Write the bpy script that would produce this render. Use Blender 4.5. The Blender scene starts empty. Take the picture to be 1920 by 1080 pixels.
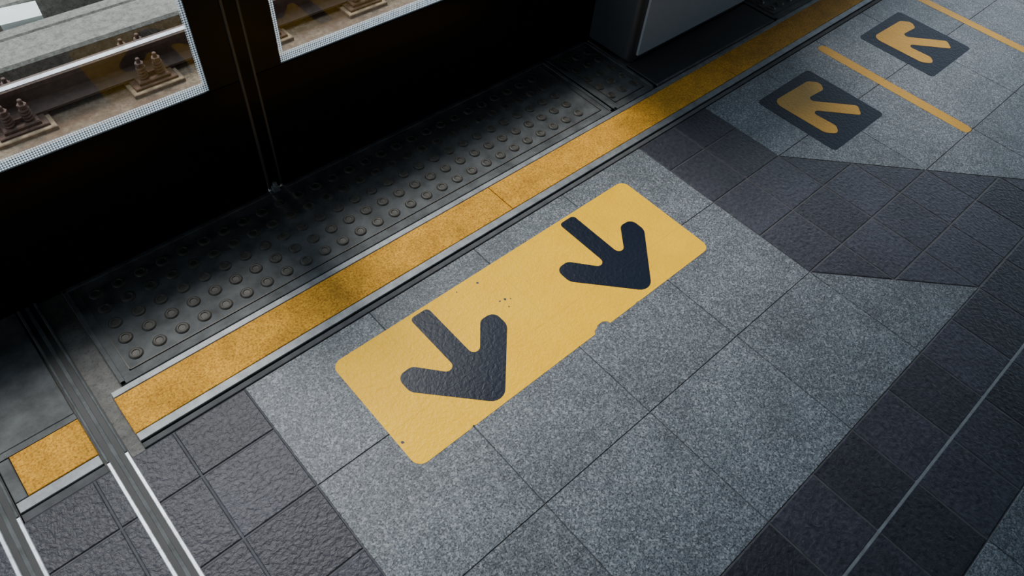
import bpy, bmesh, math, random
from mathutils import Vector, Matrix
random.seed(4)
T=0.4   # one paving slab = 0.4 m ; all coordinates below are in slabs
col=bpy.context.scene.collection

# ------------------------------------------------------------------ materials
def newmat(name):
    m=bpy.data.materials.new(name);m.use_nodes=True
    nt=m.node_tree;return m,nt,nt.nodes['Principled BSDF']
def N(nt,t,**kw):
    n=nt.nodes.new(t)
    for k,v in kw.items(): setattr(n,k,v)
    return n
def math_(nt,op,a,b=None,clamp=False):
    n=nt.nodes.new('ShaderNodeMath');n.operation=op;n.use_clamp=clamp
    for i,v in enumerate((a,b)):
        if v is None: continue
        if isinstance(v,(int,float)): n.inputs[i].default_value=v
        else: nt.links.new(v,n.inputs[i])
    return n.outputs[0]
def ramp(nt,src,stops,interp='LINEAR'):
    r=nt.nodes.new('ShaderNodeValToRGB');r.color_ramp.interpolation=interp
    e=r.color_ramp.elements
    while len(e)<len(stops): e.new(0.5)
    for el,(p,c) in zip(e,stops):
        el.position=p;el.color=(c,c,c,1) if isinstance(c,(int,float)) else (*c,1)
    nt.links.new(src,r.inputs[0]);return r.outputs[0]
def mix(nt,fac,a,b,mode='MIX'):
    n=nt.nodes.new('ShaderNodeMix');n.data_type='RGBA';n.blend_type=mode
    for s,v in ((n.inputs[0],fac),(n.inputs[6],a),(n.inputs[7],b)):
        if isinstance(v,(int,float)): s.default_value=v
        elif isinstance(v,tuple): s.default_value=(*v,1)
        else: nt.links.new(v,s)
    return n.outputs[2]
def coords(nt):
    return nt.nodes.new('ShaderNodeTexCoord').outputs['Object']
def noise(nt,co,scale,detail=3,rough=.55,dist=0):
    n=N(nt,'ShaderNodeTexNoise');n.inputs['Scale'].default_value=scale;n.inputs['Detail'].default_value=detail
    n.inputs['Roughness'].default_value=rough;n.inputs['Distortion'].default_value=dist
    nt.links.new(co,n.inputs['Vector']);return n.outputs['Fac']
def vor(nt,co,scale,feat='F1',out='Distance'):
    n=N(nt,'ShaderNodeTexVoronoi');n.feature=feat;n.inputs['Scale'].default_value=scale
    nt.links.new(co,n.inputs['Vector']);return n.outputs[out]
def bump(nt,bsdf,h,strength,dist=.002):
    b=N(nt,'ShaderNodeBump');b.inputs['Strength'].default_value=strength;b.inputs['Distance'].default_value=dist
    nt.links.new(h,b.inputs['Height']);nt.links.new(b.outputs[0],bsdf.inputs['Normal'])
def simple(name,c,rough=.5,metal=0,var=.25,scale=12,bs=.0,bscale=80,spec=.5):
    m,nt,b=newmat(name);co=coords(nt)
    n=noise(nt,co,scale,5,.65)
    lo=tuple(x*(1-var) for x in c);hi=tuple(min(1,x*(1+var)) for x in c)
    nt.links.new(ramp(nt,n,[(.3,lo),(.7,hi)]),b.inputs['Base Color'])
    b.inputs['Roughness'].default_value=rough;b.inputs['Metallic'].default_value=metal
    b.inputs['Specular IOR Level'].default_value=spec
    if bs: bump(nt,b,noise(nt,co,bscale,4),bs)
    return m

def mat_granite():
    m,nt,b=newmat('granite_flamed');co=coords(nt)
    v=N(nt,'ShaderNodeTexVoronoi');v.inputs['Scale'].default_value=200;nt.links.new(co,v.inputs['Vector'])
    sep=N(nt,'ShaderNodeSeparateColor');nt.links.new(v.outputs['Color'],sep.inputs[0])
    c1=ramp(nt,sep.outputs[0],[(0,(.010,.012,.016)),(.25,(.042,.049,.056)),(.55,(.103,.117,.132)),(.8,(.175,.19,.205)),(1,(.36,.37,.38))])
    n=noise(nt,co,240,4,.65)
    c2=ramp(nt,n,[(.38,(.020,.024,.03)),(.5,(.108,.121,.137)),(.62,(.30,.317,.335))])
    c=mix(nt,.5,c1,c2)
    big=ramp(nt,noise(nt,co,5,6,.7),[(.32,.72),(.5,.95),(.7,1.15)])
    c=mix(nt,1,c,big,'MULTIPLY')
    st=ramp(nt,noise(nt,co,28,5,.7,.6),[(.30,.62),(.40,1.0)])
    c=mix(nt,.5,c,st,'MULTIPLY')
    at=N(nt,'ShaderNodeAttribute');at.attribute_name='tone'
    c=mix(nt,1,c,at.outputs['Color'],'MULTIPLY')
    nt.links.new(c,b.inputs['Base Color'])
    b.inputs['Roughness'].default_value=.5;b.inputs['Specular IOR Level'].default_value=.32
    h=math_(nt,'ADD',noise(nt,co,95,4,.6),math_(nt,'MULTIPLY',sep.outputs[1],.12))
    bump(nt,b,h,.35,.003)
    return m
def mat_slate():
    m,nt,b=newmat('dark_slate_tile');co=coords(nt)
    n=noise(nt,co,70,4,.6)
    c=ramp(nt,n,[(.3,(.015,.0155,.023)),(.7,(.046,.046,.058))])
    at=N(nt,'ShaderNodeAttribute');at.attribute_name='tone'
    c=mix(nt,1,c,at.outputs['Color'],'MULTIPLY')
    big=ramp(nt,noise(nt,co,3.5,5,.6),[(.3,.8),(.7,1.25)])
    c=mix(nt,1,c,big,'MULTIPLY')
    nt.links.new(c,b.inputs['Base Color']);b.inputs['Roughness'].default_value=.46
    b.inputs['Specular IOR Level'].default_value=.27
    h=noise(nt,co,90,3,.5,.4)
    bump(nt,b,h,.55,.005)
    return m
def film(name,c,wear=None,rough=.36,jl=.12,spec=.5,bs=.5,scuff=0):
    m,nt,b=newmat(name);co=coords(nt)
    n=noise(nt,co,9,5,.6)
    cc=ramp(nt,n,[(.3,tuple(x*.93 for x in c)),(.7,tuple(min(1,x*1.05) for x in c))])
    sp=N(nt,'ShaderNodeSeparateXYZ');nt.links.new(co,sp.inputs[0])
    g=None
    for o in ('X','Y'):
        # vinyl sags into the paving joints underneath (every 0.4 m)
        f=math_(nt,'PINGPONG',sp.outputs[o],T/2)
        e=math_(nt,'LESS_THAN',f,.0016)
        g=e if g is None else math_(nt,'MAXIMUM',g,e)
    cc=mix(nt,math_(nt,'MULTIPLY',g,jl),cc,tuple(x*.55 for x in c))
    if wear:
        w=ramp(nt,noise(nt,co,150,6,.75),[(.54,0.0),(.64,1.0)])
        w2=ramp(nt,noise(nt,co,14,4,.6),[(.35,.25),(.65,1.0)])
        cc=mix(nt,math_(nt,'MULTIPLY',w,math_(nt,'MULTIPLY',w2,.8)),cc,wear)
    if scuff:
        s1=ramp(nt,noise(nt,co,22,8,.8,1.0),[(.52,0.0),(.70,1.0)])
        cc=mix(nt,math_(nt,'MULTIPLY',s1,scuff),cc,(.50,.27,.03))
    nt.links.new(cc,b.inputs['Base Color']);b.inputs['Roughness'].default_value=rough
    b.inputs['Specular IOR Level'].default_value=spec
    h=math_(nt,'SUBTRACT',noise(nt,co,80,3,.5,.6),math_(nt,'MULTIPLY',g,.5))
    bump(nt,b,h,bs,.004)
    return m
def mat_strip():
    m,nt,b=newmat('worn_yellow_stone');co=coords(nt)
    n=noise(nt,co,170,6,.75)
    c=ramp(nt,n,[(.30,(.22,.085,.010)),(.42,(.55,.24,.022)),(.55,(.86,.42,.038)),(.72,(1.0,.56,.09))])
    d=ramp(nt,noise(nt,co,10,6,.7),[(.35,.66),(.6,1.0)])
    c=mix(nt,1,c,d,'MULTIPLY')
    v=ramp(nt,vor(nt,co,260),[(.1,.65),(.35,1.0)])
    c=mix(nt,.5,c,v,'MULTIPLY')
    nt.links.new(c,b.inputs['Base Color']);b.inputs['Roughness'].default_value=.65
    b.inputs['Specular IOR Level'].default_value=.12
    bump(nt,b,n,.4,.002);return m
def mat_concrete(name,a,bb,rust=None,scale=30):
    m,nt,b=newmat(name);co=coords(nt)
    c=ramp(nt,noise(nt,co,scale,8,.75),[(.35,a),(.65,bb)])
    sp=ramp(nt,noise(nt,co,140,3,.7),[(.30,.35),(.45,1.0)])
    c=mix(nt,.7,c,sp,'MULTIPLY')
    if rust: c=mix(nt,ramp(nt,noise(nt,co,4,6,.7),[(.4,0.0),(.6,.8)]),c,rust)
    nt.links.new(c,b.inputs['Base Color']);b.inputs['Roughness'].default_value=.9
    bump(nt,b,noise(nt,co,60,6,.7),.6,.01);return m
def mat_glass():
    m,nt,b=newmat('tinted_clear_glass');nt.nodes.remove(b)
    tr=N(nt,'ShaderNodeBsdfTransparent');tr.inputs[0].default_value=(.68,.69,.68,1)
    gl=N(nt,'ShaderNodeBsdfGlossy');gl.inputs['Roughness'].default_value=.02
    fr=N(nt,'ShaderNodeFresnel');fr.inputs[0].default_value=1.4
    mx=N(nt,'ShaderNodeMixShader');nt.links.new(fr.outputs[0],mx.inputs[0]);nt.links.new(tr.outputs[0],mx.inputs[1]);nt.links.new(gl.outputs[0],mx.inputs[2])
    nt.links.new(mx.outputs[0],nt.nodes['Material Output'].inputs[0]);return m
def mat_frit():
    m,nt,b=newmat('white_frit_dots');co=coords(nt);nt.nodes.remove(b)
    sp=N(nt,'ShaderNodeSeparateXYZ');nt.links.new(co,sp.inputs[0])
    P=.0064
    fx=math_(nt,'SUBTRACT',math_(nt,'FRACT',math_(nt,'MULTIPLY',sp.outputs['X'],1/P)),.5)
    fz=math_(nt,'SUBTRACT',math_(nt,'FRACT',math_(nt,'MULTIPLY',sp.outputs['Z'],1/P)),.5)
    d=math_(nt,'SQRT',math_(nt,'ADD',math_(nt,'MULTIPLY',fx,fx),math_(nt,'MULTIPLY',fz,fz)))
    a=math_(nt,'LESS_THAN',d,.43)
    tr=N(nt,'ShaderNodeBsdfTransparent')
    df=N(nt,'ShaderNodeBsdfDiffuse');df.inputs[0].default_value=(.82,.88,.93,1)
    tl=N(nt,'ShaderNodeBsdfTranslucent');tl.inputs[0].default_value=(.66,.74,.80,1)
    m1=N(nt,'ShaderNodeMixShader');m1.inputs[0].default_value=.6;nt.links.new(df.outputs[0],m1.inputs[1]);nt.links.new(tl.outputs[0],m1.inputs[2])
    m2=N(nt,'ShaderNodeMixShader');nt.links.new(a,m2.inputs[0]);nt.links.new(tr.outputs[0],m2.inputs[1]);nt.links.new(m1.outputs[0],m2.inputs[2])
    nt.links.new(m2.outputs[0],nt.nodes['Material Output'].inputs[0]);return m

GRAN=mat_granite();SLATE=mat_slate()
GROUT=simple('joint_grout',(.075,.075,.08),.9,0,.3,20)
LGROUT=simple('light_grout',(.16,.17,.18),.8,0,.3,30)
YEL=film('yellow_vinyl',(1.0,.52,.002),rough=.38,jl=.18,spec=.12,bs=.45,scuff=.22)
NAVY=film('navy_vinyl',(.003,.007,.018),rough=.36,jl=.0,spec=.18,bs=.22)
NAVYW=film('navy_vinyl_worn',(.006,.010,.020),wear=(.02,.03,.04),rough=.5,spec=.15)
OCHRE=film('ochre_vinyl_worn',(.50,.265,.03),wear=(.19,.12,.035),rough=.5,spec=.2)
STRIP=mat_strip()
STEEL=simple('brushed_steel',(.18,.19,.20),.5,.3,.35,25,.15)
DSTEEL=simple('dull_steel_plate',(.085,.09,.093),.6,.0,.5,14,.3,160,spec=.22)
STUD=simple('stud_metal',(.060,.053,.044),.5,.0,.4,40,spec=.35)
DARK=simple('dark_rubber',(.012,.012,.013),.6,0,.3,20)
ALU=simple('bare_aluminium',(.42,.44,.47),.42,.6,.35,40)
BLACK=simple('black_painted_panel',(.0015,.0015,.002),.22,0,.1,3,spec=.08)
FRAME=simple('black_frame',(.003,.003,.004),.3,0,.2,5,spec=.12)
GLASS=mat_glass();FRIT=mat_frit()
CAB=simple('grey_painted_steel',(.42,.46,.50),.42,.1,.05,2)
CABD=simple('dark_grey_steel',(.05,.053,.058),.4,.2,.1,3)
CONC=mat_concrete('weathered_concrete',(.10,.093,.075),(.25,.23,.195))
CONCR=mat_concrete('rust_stained_concrete',(.06,.045,.03),(.17,.135,.10),(.055,.03,.018))
PLINTH=mat_concrete('track_plinth',(.11,.075,.048),(.30,.225,.15),(.11,.06,.032),45)
RUST=simple('rusty_iron',(.085,.045,.03),.8,.1,.45,60,.5,200)
RUSTP=simple('rusty_base_plate',(.24,.165,.10),.8,.0,.45,30,.5,200)
RAILM=simple('rail_web_rust',(.08,.048,.034),.7,.2,.3,30,.3,150)
RHEAD=simple('rail_head_polished',(.30,.31,.33),.42,.9,.25,20)
WHITE=simple('white_cover',(.6,.63,.6),.6,0,.1,10)
BLOCKER=simple('light_blocker_paint',(.06,.06,.06),.8,0,.1,2)  # dark surface of the unseen light blockers
SLAB=mat_concrete('slab_concrete',(.12,.12,.115),(.22,.21,.20))

# ------------------------------------------------------------------ mesh helpers
class MB:
    def __init__(s): s.v=[];s.f=[];s.m=[];s.t=[];s.mats=[]
    def mi(s,mat):
        if mat not in s.mats: s.mats.append(mat)
        return s.mats.index(mat)
    def add(s,vs,fs,mat,tone=1.0):
        o=len(s.v);s.v+=[(x*T,y*T,z*T) for x,y,z in vs];i=s.mi(mat)
        for f in fs: s.f.append([o+k for k in f]);s.m.append(i);s.t.append(tone)
    def box(s,x0,x1,y0,y1,z0,z1,mat,ch=0):
        if ch>0:
            c=ch;rings=[[(x0,y0,z0),(x1,y0,z0),(x1,y1,z0),(x0,y1,z0)],[(x0,y0,z1-c),(x1,y0,z1-c),(x1,y1,z1-c),(x0,y1,z1-c)],[(x0+c,y0+c,z1),(x1-c,y0+c,z1),(x1-c,y1-c,z1),(x0+c,y1-c,z1)]]
        else: rings=[[(x0,y0,z0),(x1,y0,z0),(x1,y1,z0),(x0,y1,z0)],[(x0,y0,z1),(x1,y0,z1),(x1,y1,z1),(x0,y1,z1)]]
        s.rings(rings,mat)
    def rings(s,rings,mat,tone=1.0,cap0=True,cap1=True):
        n=len(rings[0]);vs=[p for r in rings for p in r];fs=[]
        for k in range(len(rings)-1):
            for i in range(n):
                j=(i+1)%n;fs.append([k*n+i,k*n+j,(k+1)*n+j,(k+1)*n+i])
        if cap0: fs.append(list(range(n))[::-1])
        if cap1: fs.append([(len(rings)-1)*n+i for i in range(n)])
        s.add(vs,fs,mat,tone)
    def prism(s,poly,z0,z1,mat,tone=1.0):
        s.rings([[(x,y,z0) for x,y in poly],[(x,y,z1) for x,y in poly]],mat,tone)
    def lathe(s,cx,cy,prof,mat,n=20,zb=0):
        rings=[[(cx+r*math.cos(2*math.pi*i/n),cy+r*math.sin(2*math.pi*i/n),zb+z) for i in range(n)] for r,z in prof]
        s.rings(rings,mat)
    def torus(s,cx,cy,cz,R,r,mat,n=18,k=8,tilt=0):
        vs=[];fs=[]
        for i in range(n):
            a=2*math.pi*i/n
            for j in range(k):
                b=2*math.pi*j/k;rr=R+r*math.cos(b)
                vs.append((cx+rr*math.cos(a),cy+rr*math.sin(a),cz+r*math.sin(b)+tilt*math.cos(a)))
        for i in range(n):
            for j in range(k):
                fs.append([i*k+j,((i+1)%n)*k+j,((i+1)%n)*k+(j+1)%k,i*k+(j+1)%k])
        s.add(vs,fs,mat)
    def profile_x(s,prof,x0,x1,mat):
        s.rings([[(x0,y,z) for y,z in prof],[(x1,y,z) for y,z in prof]],mat)
    def obj(s,name,parent=None,tri=False):
        me=bpy.data.meshes.new(name);me.from_pydata(s.v,[],s.f)
        for m in s.mats: me.materials.append(m)
        for p,i in zip(me.polygons,s.m): p.material_index=i
        a=me.color_attributes.new('tone','FLOAT_COLOR','CORNER')
        for p,t in zip(me.polygons,s.t):
            for li in p.loop_indices: a.data[li].color=(t,t,t,1)
        bm=bmesh.new();bm.from_mesh(me)
        bmesh.ops.recalc_face_normals(bm,faces=bm.faces)
        if tri: bmesh.ops.triangulate(bm,faces=[f for f in bm.faces if len(f.verts)>4])
        bm.to_mesh(me);bm.free()
        o=bpy.data.objects.new(name,me);col.objects.link(o)
        if parent: o.parent=parent
        return o
def empty(name,loc=(0,0,0)):
    e=bpy.data.objects.new(name,None);e.empty_display_size=.1;col.objects.link(e);return e

def area(p): return .5*sum(p[i][0]*p[(i+1)%len(p)][1]-p[(i+1)%len(p)][0]*p[i][1] for i in range(len(p)))
def split(poly,a,b,c):
    out=[[],[]];n=len(poly)
    for sgn,o in ((1,out[0]),(-1,out[1])):
        for i in range(n):
            p,q=poly[i],poly[(i+1)%n];dp=sgn*(a*p[0]+b*p[1]-c);dq=sgn*(a*q[0]+b*q[1]-c)
            if dp>=-1e-9: o.append(p)
            if (dp>1e-9 and dq<-1e-9) or (dp<-1e-9 and dq>1e-9):
                t=dp/(dp-dq);o.append((p[0]+t*(q[0]-p[0]),p[1]+t*(q[1]-p[1])))
    return [o for o in out if len(o)>=3 and abs(area(o))>1e-5]
def inset(poly,d):
    if area(poly)<0: poly=poly[::-1]
    n=len(poly);L=[]
    for i in range(n):
        p,q=poly[i],poly[(i+1)%n];ex,ey=q[0]-p[0],q[1]-p[1];l=math.hypot(ex,ey)
        if l<1e-6: continue
        nx,ny=-ey/l,ex/l;L.append((nx,ny,nx*p[0]+ny*p[1]+d))
    r=[]
    for i in range(len(L)):
        a,b=L[i-1],L[i];det=a[0]*b[1]-a[1]*b[0]
        if abs(det)<1e-6: return None
        r.append(((a[2]*b[1]-a[1]*b[2])/det,(a[0]*b[2]-a[2]*b[0])/det))
    return r if area(r)>1e-4 else None
def fillet(poly,rad,seg=6):
    if not isinstance(rad,(list,tuple)): rad=[rad]*len(poly)
    n=len(poly);out=[]
    for i in range(n):
        p=Vector(poly[i]);a=Vector(poly[i-1])-p;b=Vector(poly[(i+1)%n])-p
        la,lb=a.length,b.length;a.normalize();b.normalize();ang=a.angle(b)
        r=rad[i]
        if r<=0 or ang>3.1: out.append(tuple(p));continue
        d=min(r/math.tan(ang/2),la*.48,lb*.48);r=d*math.tan(ang/2)
        c=p+(a+b).normalized()*(r/math.sin(ang/2))
        s=p+a*d-c;e=p+b*d-c
        a0=math.atan2(s.y,s.x);a1=math.atan2(e.y,e.x);da=(a1-a0+math.pi)%(2*math.pi)-math.pi
        for k in range(seg+1):
            t=a0+da*k/seg;out.append((c.x+r*math.cos(t),c.y+r*math.sin(t)))
    return out

# ------------------------------------------------------------------ platform floor
YTOP=1.885
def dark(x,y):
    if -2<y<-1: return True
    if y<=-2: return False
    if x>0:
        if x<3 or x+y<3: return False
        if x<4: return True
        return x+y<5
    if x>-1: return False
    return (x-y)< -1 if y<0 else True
def cen(p): return (sum(v[0] for v in p)/len(p),sum(v[1] for v in p)/len(p))
fl=MB()
for ix in range(-6,14):
    for iy in range(-7,2):
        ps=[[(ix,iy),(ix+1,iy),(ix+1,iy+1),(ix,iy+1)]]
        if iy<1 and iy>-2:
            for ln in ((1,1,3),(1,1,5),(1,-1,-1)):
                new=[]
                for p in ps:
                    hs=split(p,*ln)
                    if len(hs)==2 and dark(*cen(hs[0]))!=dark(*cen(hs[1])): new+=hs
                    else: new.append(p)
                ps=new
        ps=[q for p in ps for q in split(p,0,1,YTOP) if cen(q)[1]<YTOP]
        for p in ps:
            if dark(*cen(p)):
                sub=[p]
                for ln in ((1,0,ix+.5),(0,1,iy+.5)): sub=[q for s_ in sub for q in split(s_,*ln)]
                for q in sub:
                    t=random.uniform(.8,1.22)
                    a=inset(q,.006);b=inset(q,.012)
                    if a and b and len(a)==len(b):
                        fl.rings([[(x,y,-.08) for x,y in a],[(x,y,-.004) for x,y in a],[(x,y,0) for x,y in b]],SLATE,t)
            else:
                t=random.uniform(.88,1.12)
                a=inset(p,.0028);b=inset(p,.005)
                if a and b and len(a)==len(b):
                    fl.rings([[(x,y,-.08) for x,y in a],[(x,y,-.003) for x,y in a],[(x,y,0) for x,y in b]],GRAN,t)
fl.box(-6,14,-7,YTOP-.002,-.2,-.006,GROUT)
fl.box(-6,14,-1.511,-1.489,-.05,-.002,LGROUT)
floor=fl.obj('floor')
s=MB()
s.box(-6,14,-7,3.62,-1.1,-.21,SLAB)
s.box(-6,14,-7,3.60,-2.9,-1.1,SLAB)
slab=s.obj('platform_slab')

# ------------------------------------------------------------------ edge zone
e=MB()
e.box(-6,14,YTOP,3.60,-.208,-.03,SLAB)
edge=e.obj('floor_edge_bed')
tr=MB()
a,b=-1.68,14
tr.box(a,b,1.952,2.018,-.03,.002,STEEL,.004)
tr.box(a,b,1.892,1.934,-.03,-.001,GROUT,.004)
tr.box(a,b,1.934,1.952,-.03,-.018,DARK)
tr.box(a,b,2.342,2.395,-.03,.004,STEEL,.005)
trim=tr.obj('trim_1')
y=MB()
segs=[(-1.68,1.545),(1.551,4.70),(4.706,7.86),(7.866,11.0),(11.006,14)]
for a,b in segs: y.box(a,b,2.020,2.340,-.03,.003,STRIP,.004)
y.box(-2.32,-1.91,2.03,2.345,-.03,.003,STRIP,.004)
y.box(-6,-2.56,2.03,2.345,-.03,.003,STRIP,.004)
ystrip=y.obj('yellow_safety_strip')
tr=MB()
for a,b in ((-2.395,-1.91),(-6,-2.56)): tr.box(a,b,1.95,2.026,-.03,.001,STEEL,.004);tr.box(a,b,1.89,1.948,-.03,-.012,GROUT)
tr.box(-2.395,-2.325,2.03,2.345,-.03,-.001,DSTEEL,.004);tr.box(-2.395,-1.91,2.35,2.395,-.03,.001,DSTEEL)
tr.obj('trim_2')

STP=[(.050,0),(.048,.005),(.041,.011),(.033,.013),(.027,.012),(.023,.007),(.001,.006)]
def plate(name,x0,x1,nx,sx,framew=.035):
    m=MB();m.box(x0,x1,2.40,3.415,-.03,-.006,DSTEEL)
    for b in ((x0,x1,2.40,2.432),(x0,x1,3.37,3.40),(x0,x0+framew,2.40,3.40),(x1-framew,x1,2.40,3.40)):
        m.box(*b,-.03,.004,DSTEEL,.004)
    for b in ((x0+.09,x1-.09,2.487,2.495),(x0+.09,x0+.098,2.487,3.36),(x1-.098,x1-.09,2.487,3.36)):
        m.box(*b,-.03,.001,STUD)
    for i in range(nx):
        for j in range(5):
            m.lathe(sx+i*.1665,2.59+j*.163,STP,STUD,18,-.006)
    return m.obj(name)
plate('tactile_stud_plate',-1.60,3.215,27,-1.42)
plate('tactile_stud_plate',3.235,3.85,3,3.38)
plate('tactile_stud_plate',5.97,10.8,27,6.15)
lp=MB();lp.box(-1.755,-1.61,2.40,3.415,-.2,-.05,DARK)
lp.box(-2.39,-1.91,2.40,3.415,-.03,.0,DSTEEL,.004)
lp.box(-6,-2.56,2.40,3.415,-.03,.0,DSTEEL,.004)
lp.obj('steel_threshold_plate')

def joint(name,x0,x1):
    m=MB()
    w=x1-x0
    m.box(x0,x1,-7,3.41,-.07,.0005,DARK)
    for a,b in ((x0,x0+.024),(x1-.024,x1)):
        m.box(a,b,-7,1.93,-.05,.012,ALU,.004)
        m.box(a+.004,b-.004,1.935,3.41,-.05,.010,DSTEEL,.004)
    m.box(x0+w*.5-.014,x0+w*.5+.014,-7,3.41,-.04,.004,DSTEEL,.004)
    return m.obj(name)
joint('expansion_joint_rail',-1.90,-1.765)
joint('expansion_joint_rail',-2.535,-2.40)

# ------------------------------------------------------------------ floor stickers
ARW=[(.082,1.645),(.082,1.045),(.315,1.315),(.445,1.31),(.445,1.16),(0,.685),(-.445,1.16),(-.445,1.31),(-.315,1.315),(-.082,1.045),(-.082,1.645)]
ARR=[.035,.045,.065,.07,.09,.10,.09,.07,.065,.045,.035]
ARW=fillet(ARW,ARR,6)
def arrow(cx,cy,ang,s=1.0):
    out=[]
    for u,v in ARW:
        v-=1.19;c,sn=math.cos(ang),math.sin(ang)
        out.append((cx+s*(u*c-v*sn),cy+s*(u*sn+v*c)))
    return out
big=fillet([(-.46,.69),(2.55,.69),(2.55,1.68),(-.46,1.68)],.075,7)
def bite(poly,pts,edge_y):
    out=[]
    n=len(poly)
    for i in range(n):
        out.append(poly[i]);q=poly[(i+1)%n];p=poly[i]
        if abs(p[1]-edge_y)<1e-4 and abs(q[1]-edge_y)<1e-4 and abs(q[0]-p[0])>1: out+=pts if q[0]>p[0] else pts[::-1]
    return out
big=bite(big,[(-.02,.69),(0.0,.700),(.02,.69),(1.17,.690),(1.185,.712),(1.22,.722),(1.24,.735),(1.29,.738),(1.325,.718),(1.335,.690),(1.62,.69),(1.64,.697),(1.66,.69)],.69)
h=.0012
ms=MB();ms.prism(big,0.0,h*1.6,YEL);st=ms.obj('yellow_floor_sticker',tri=True)
for k,cx in enumerate((.275,1.815)):
    a=MB();a.prism(arrow(cx,1.195,0),h*1.6,h*3,NAVY);a.obj('arrow_%d'%(k+1),st,tri=True)
ch=MB()
for (x,yy,r) in ((.80,1.60,.010),(.86,1.35,.012),(.82,1.36,.008),(.90,1.33,.006),(-.43,.90,.014),(.84,1.28,.006),(.62,1.63,.007)):
    ch.prism([(x+r*random.uniform(.6,1.3)*math.cos(t*1.05),yy+r*random.uniform(.6,1.3)*math.sin(t*1.05)) for t in range(6)],h*1.6,h*2.2,GROUT)
ch.obj('chips',st)
for cx,cy in ((4.975,1.16),(6.955,1.16)):
    m=MB();m.prism(fillet([(cx-.465,cy-.46),(cx+.465,cy-.46),(cx+.465,cy+.46),(cx-.465,cy+.46)],.05,6),0,h*1.6,NAVYW)
    o=m.obj('navy_floor_sticker')
    a=MB();a.prism(arrow(cx+.005,cy+.03,math.radians(-135),.93),h*1.6,h*3,OCHRE);a.obj('arrow',o,tri=True)
for x0,x1,y0,y1 in ((5.865,6.0,0,1.79),(7.87,8.0,0,1.79)):
    m=MB();m.prism(fillet([(x0,y0),(x1,y0),(x1,y1),(x0,y1)],.06,6),0,h*1.6,OCHRE);m.obj('queue_line_marking')

# ------------------------------------------------------------------ platform screen doors
YD=3.42;HG=3.15
def door(x0,x1,glasses):
    e_=empty('platform_screen_door')
    m=MB()
    m.box(x0,x1,YD,YD+.10,-.03,1.085,BLACK,.006)
    m.box(x0,x1,YD,YD+.10,HG-.12,HG,FRAME,.01)
    xs=[x0]+[v for g in glasses for v in g]+[x1]
    for i in range(0,len(xs),2): m.box(xs[i],xs[i+1],YD+.001,YD+.099,1.085,HG-.12,FRAME)
    m.obj('frame',e_)
    g=MB();fr=MB()
    for a,b in glasses:
        g.add([(a,YD+.02,1.085),(b,YD+.02,1.085),(b,YD+.02,HG-.12),(a,YD+.02,HG-.12)],[[0,1,2,3]],GLASS)
        yy=YD+.012
        def q(xa,xb,za,zb): fr.add([(xa,yy,za),(xb,yy,za),(xb,yy,zb),(xa,yy,zb)],[[0,1,2,3]],FRIT)
        q(a,b,1.090,1.165);q(a,a+.036,1.165,HG-.12);q(b-.036,b,1.165,HG-.12)
    g.obj('glass',e_);fr.obj('frit_band',e_)
    return e_
door(-5.8,.075,[(-5.5,-3.1),(-2.7,-.145)])
door(.205,3.895,[(.41,3.55)])
door(3.90,14,[(6.2,8.9),(9.3,13.7)])
p=MB()
p.box(.095,.185,YD-.005,YD+.09,0,HG,BLACK)
p.box(.078,.094,YD-.012,YD+.02,.02,HG,CABD);p.box(.186,.202,YD-.012,YD+.02,.02,HG,CABD)
p.box(.10,.155,YD-.055,YD-.006,-.0,.05,STEEL,.006);p.lathe(.128,YD-.03,[(.018,0),(.018,.03),(.012,.036),(.001,.036)],STEEL,12,.05)
p.obj('door_post')

c=MB()
cab=fillet([(3.93,2.845),(5.94,2.845),(5.94,3.41),(3.93,3.41)],[.05,.05,0,0],6)
c.prism(cab,.0,.03,CABD)
body=fillet([(3.90,2.85),(5.94,2.85),(5.94,3.41),(3.90,3.41)],[.06,.06,0,0],6)
c.prism(body,.03,HG,CABD)
c.box(4.02,5.90,2.825,2.852,.06,HG-.05,CAB,.004)
c.obj('equipment_cabinet')
b=MB();b.box(3.87,5.93,2.41,2.83,-.03,.012,DARK,.006);b.box(3.87,5.93,2.40,2.425,-.03,.016,DSTEEL,.004);b.obj('cabinet_base_plate')

# ------------------------------------------------------------------ track
t=MB();t.box(-12,20,3.62,30,-3.2,-2.45,CONCR);t.obj('track_bed')
t=MB();t.box(-12,20,7.75,8.98,-2.45,-2.17,PLINTH,.03);t.obj('track_plinth')
t=MB();t.box(-12,20,4.4,5.7,-2.45,-2.17,PLINTH,.03);t.obj('track_plinth')
t=MB();t.box(-12,20,9.24,9.90,-2.45,-1.80,CONC,.04);t.obj('concrete_curb')
t=MB();t.box(-12,20,10.25,10.5,-2.45,-2.0,CONC,.03);t.obj('concrete_curb')
t=MB();t.box(-12,20,11.3,12.2,-2.45,-2.1,CONC,.03);t.obj('concrete_curb')
t=MB();t.prism([(-.45,10.58),(.10,10.52),(.16,10.95),(-.38,11.03)],-2.45,-1.97,WHITE);t.obj('white_cable_cover')
def rail(yc):
    m=MB();z=-2.08
    half=[(.175,0),(.175,.03),(.05,.075),(.022,.12),(.022,.29),(.085,.32),(.09,.385),(.065,.40)]
    prof=[(yc+a,z+b_) for a,b_ in half]+[(yc-a,z+b_) for a,b_ in half[::-1]]
    m.profile_x(prof,-12,20,RAILM)
    m.box(-12,20,yc-.066,yc+.02,z+.395,z+.404,RHEAD)
    m.obj('railway_rail')
rail(8.66);rail(5.08)
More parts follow.
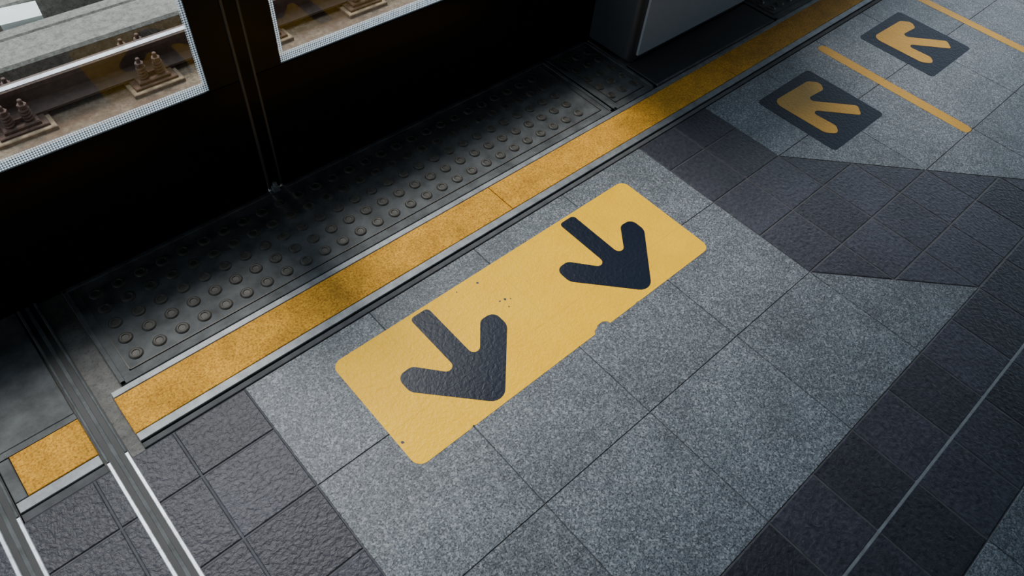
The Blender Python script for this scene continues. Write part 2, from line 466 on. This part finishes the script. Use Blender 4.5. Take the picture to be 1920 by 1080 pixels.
def fastener(x,yc):
    m=MB()
    m.box(x-.36,x+.36,yc-.46,yc+.46,-2.17,-2.115,RUSTP,.01)
    m.box(x-.30,x+.30,yc-.40,yc+.40,-2.115,-2.08,RUST,.01)
    for s_ in (-1,1):
        yy=yc+s_*.27
        m.box(x-.22,x+.22,yy-.09,yy+.09,-2.08,-2.03,RUST,.015)
        for dx in (-.11,.12):
            m.lathe(x+dx,yy,[(.028,0),(.028,.30),(.02,.31),(.001,.312)],RUST,10,-2.03)
            for k in range(4): m.torus(x+dx,yy,-2.0+k*.045,.045,.022,RUST,16,7,.012)
            m.lathe(x+dx,yy,[(.06,0),(.06,.05),(.04,.055),(.001,.055)],RUST,6,-1.84)
        m.rings([[(x-.05,yy,-2.03),(x+.05,yy,-2.03),(x+.05,yc+s_*.10,-2.03),(x-.05,yc+s_*.10,-2.03)],[(x-.05,yy,-1.97),(x+.05,yy,-1.97),(x+.05,yc+s_*.12,-1.99),(x-.05,yc+s_*.12,-1.99)]],RUST)
    return m.obj('rail_fastener')
for i in range(-3,9): fastener(.74+i*1.735,8.66)

# ------------------------------------------------------------------ unseen roof and added rear light blocker
r=MB();r.box(-30,40,-16,5.0,7.6,7.9,BLOCKER);r.obj('unseen_shade_roof')  # unseen roof; edge placed so sky light fades across the platform
r=MB();r.box(-30,40,-16.3,-16,-3,7.9,BLOCKER);r.obj('rear_light_blocker')  # unseen wall added to keep rear light off the black door panels
g=MB();g.box(-30,40,-16,-7.001,-.6,0,SLAB);g.box(14.001,40,-7,3.6,-.6,0,SLAB);g.box(-30,-6.001,-7,3.6,-.6,0,SLAB);g.obj('outer_platform_paving')

# ------------------------------------------------------------------ light: overcast sky + hazy sun from over the track
w=bpy.data.worlds.new('sky');bpy.context.scene.world=w;w.use_nodes=True
bg=w.node_tree.nodes['Background'];bg.inputs[0].default_value=(.68,.84,1.0,1);bg.inputs[1].default_value=3.4
sd=bpy.data.lights.new('hazy_sun','SUN');sd.energy=5.4;sd.angle=math.radians(20);sd.color=(1,.97,.93)
so=bpy.data.objects.new('hazy_sun',sd);col.objects.link(so)
L=Vector((.4,2.06,3.15)).normalized();so.rotation_euler=L.to_track_quat('Z','Y').to_euler();so.location=L*8

# ------------------------------------------------------------------ camera
cd=bpy.data.cameras.new('camera');cam=bpy.data.objects.new('camera',cd);col.objects.link(cam)
R=[[0.74116,-0.66683,0.07753],[-0.49199,-0.61812,-0.61309],[0.45675,0.41625,-0.7862]]
M=Matrix(((R[0][0],-R[1][0],-R[2][0],0),(R[0][1],-R[1][1],-R[2][1],0),(R[0][2],-R[1][2],-R[2][2],0),(0,0,0,1)))
M.translation=Vector((-1.511*T,-.8694*T,4.2832*T))
cam.matrix_world=M;cd.sensor_width=36;cd.lens=1329.9/1920*36;cd.clip_start=.02
bpy.context.scene.camera=cam
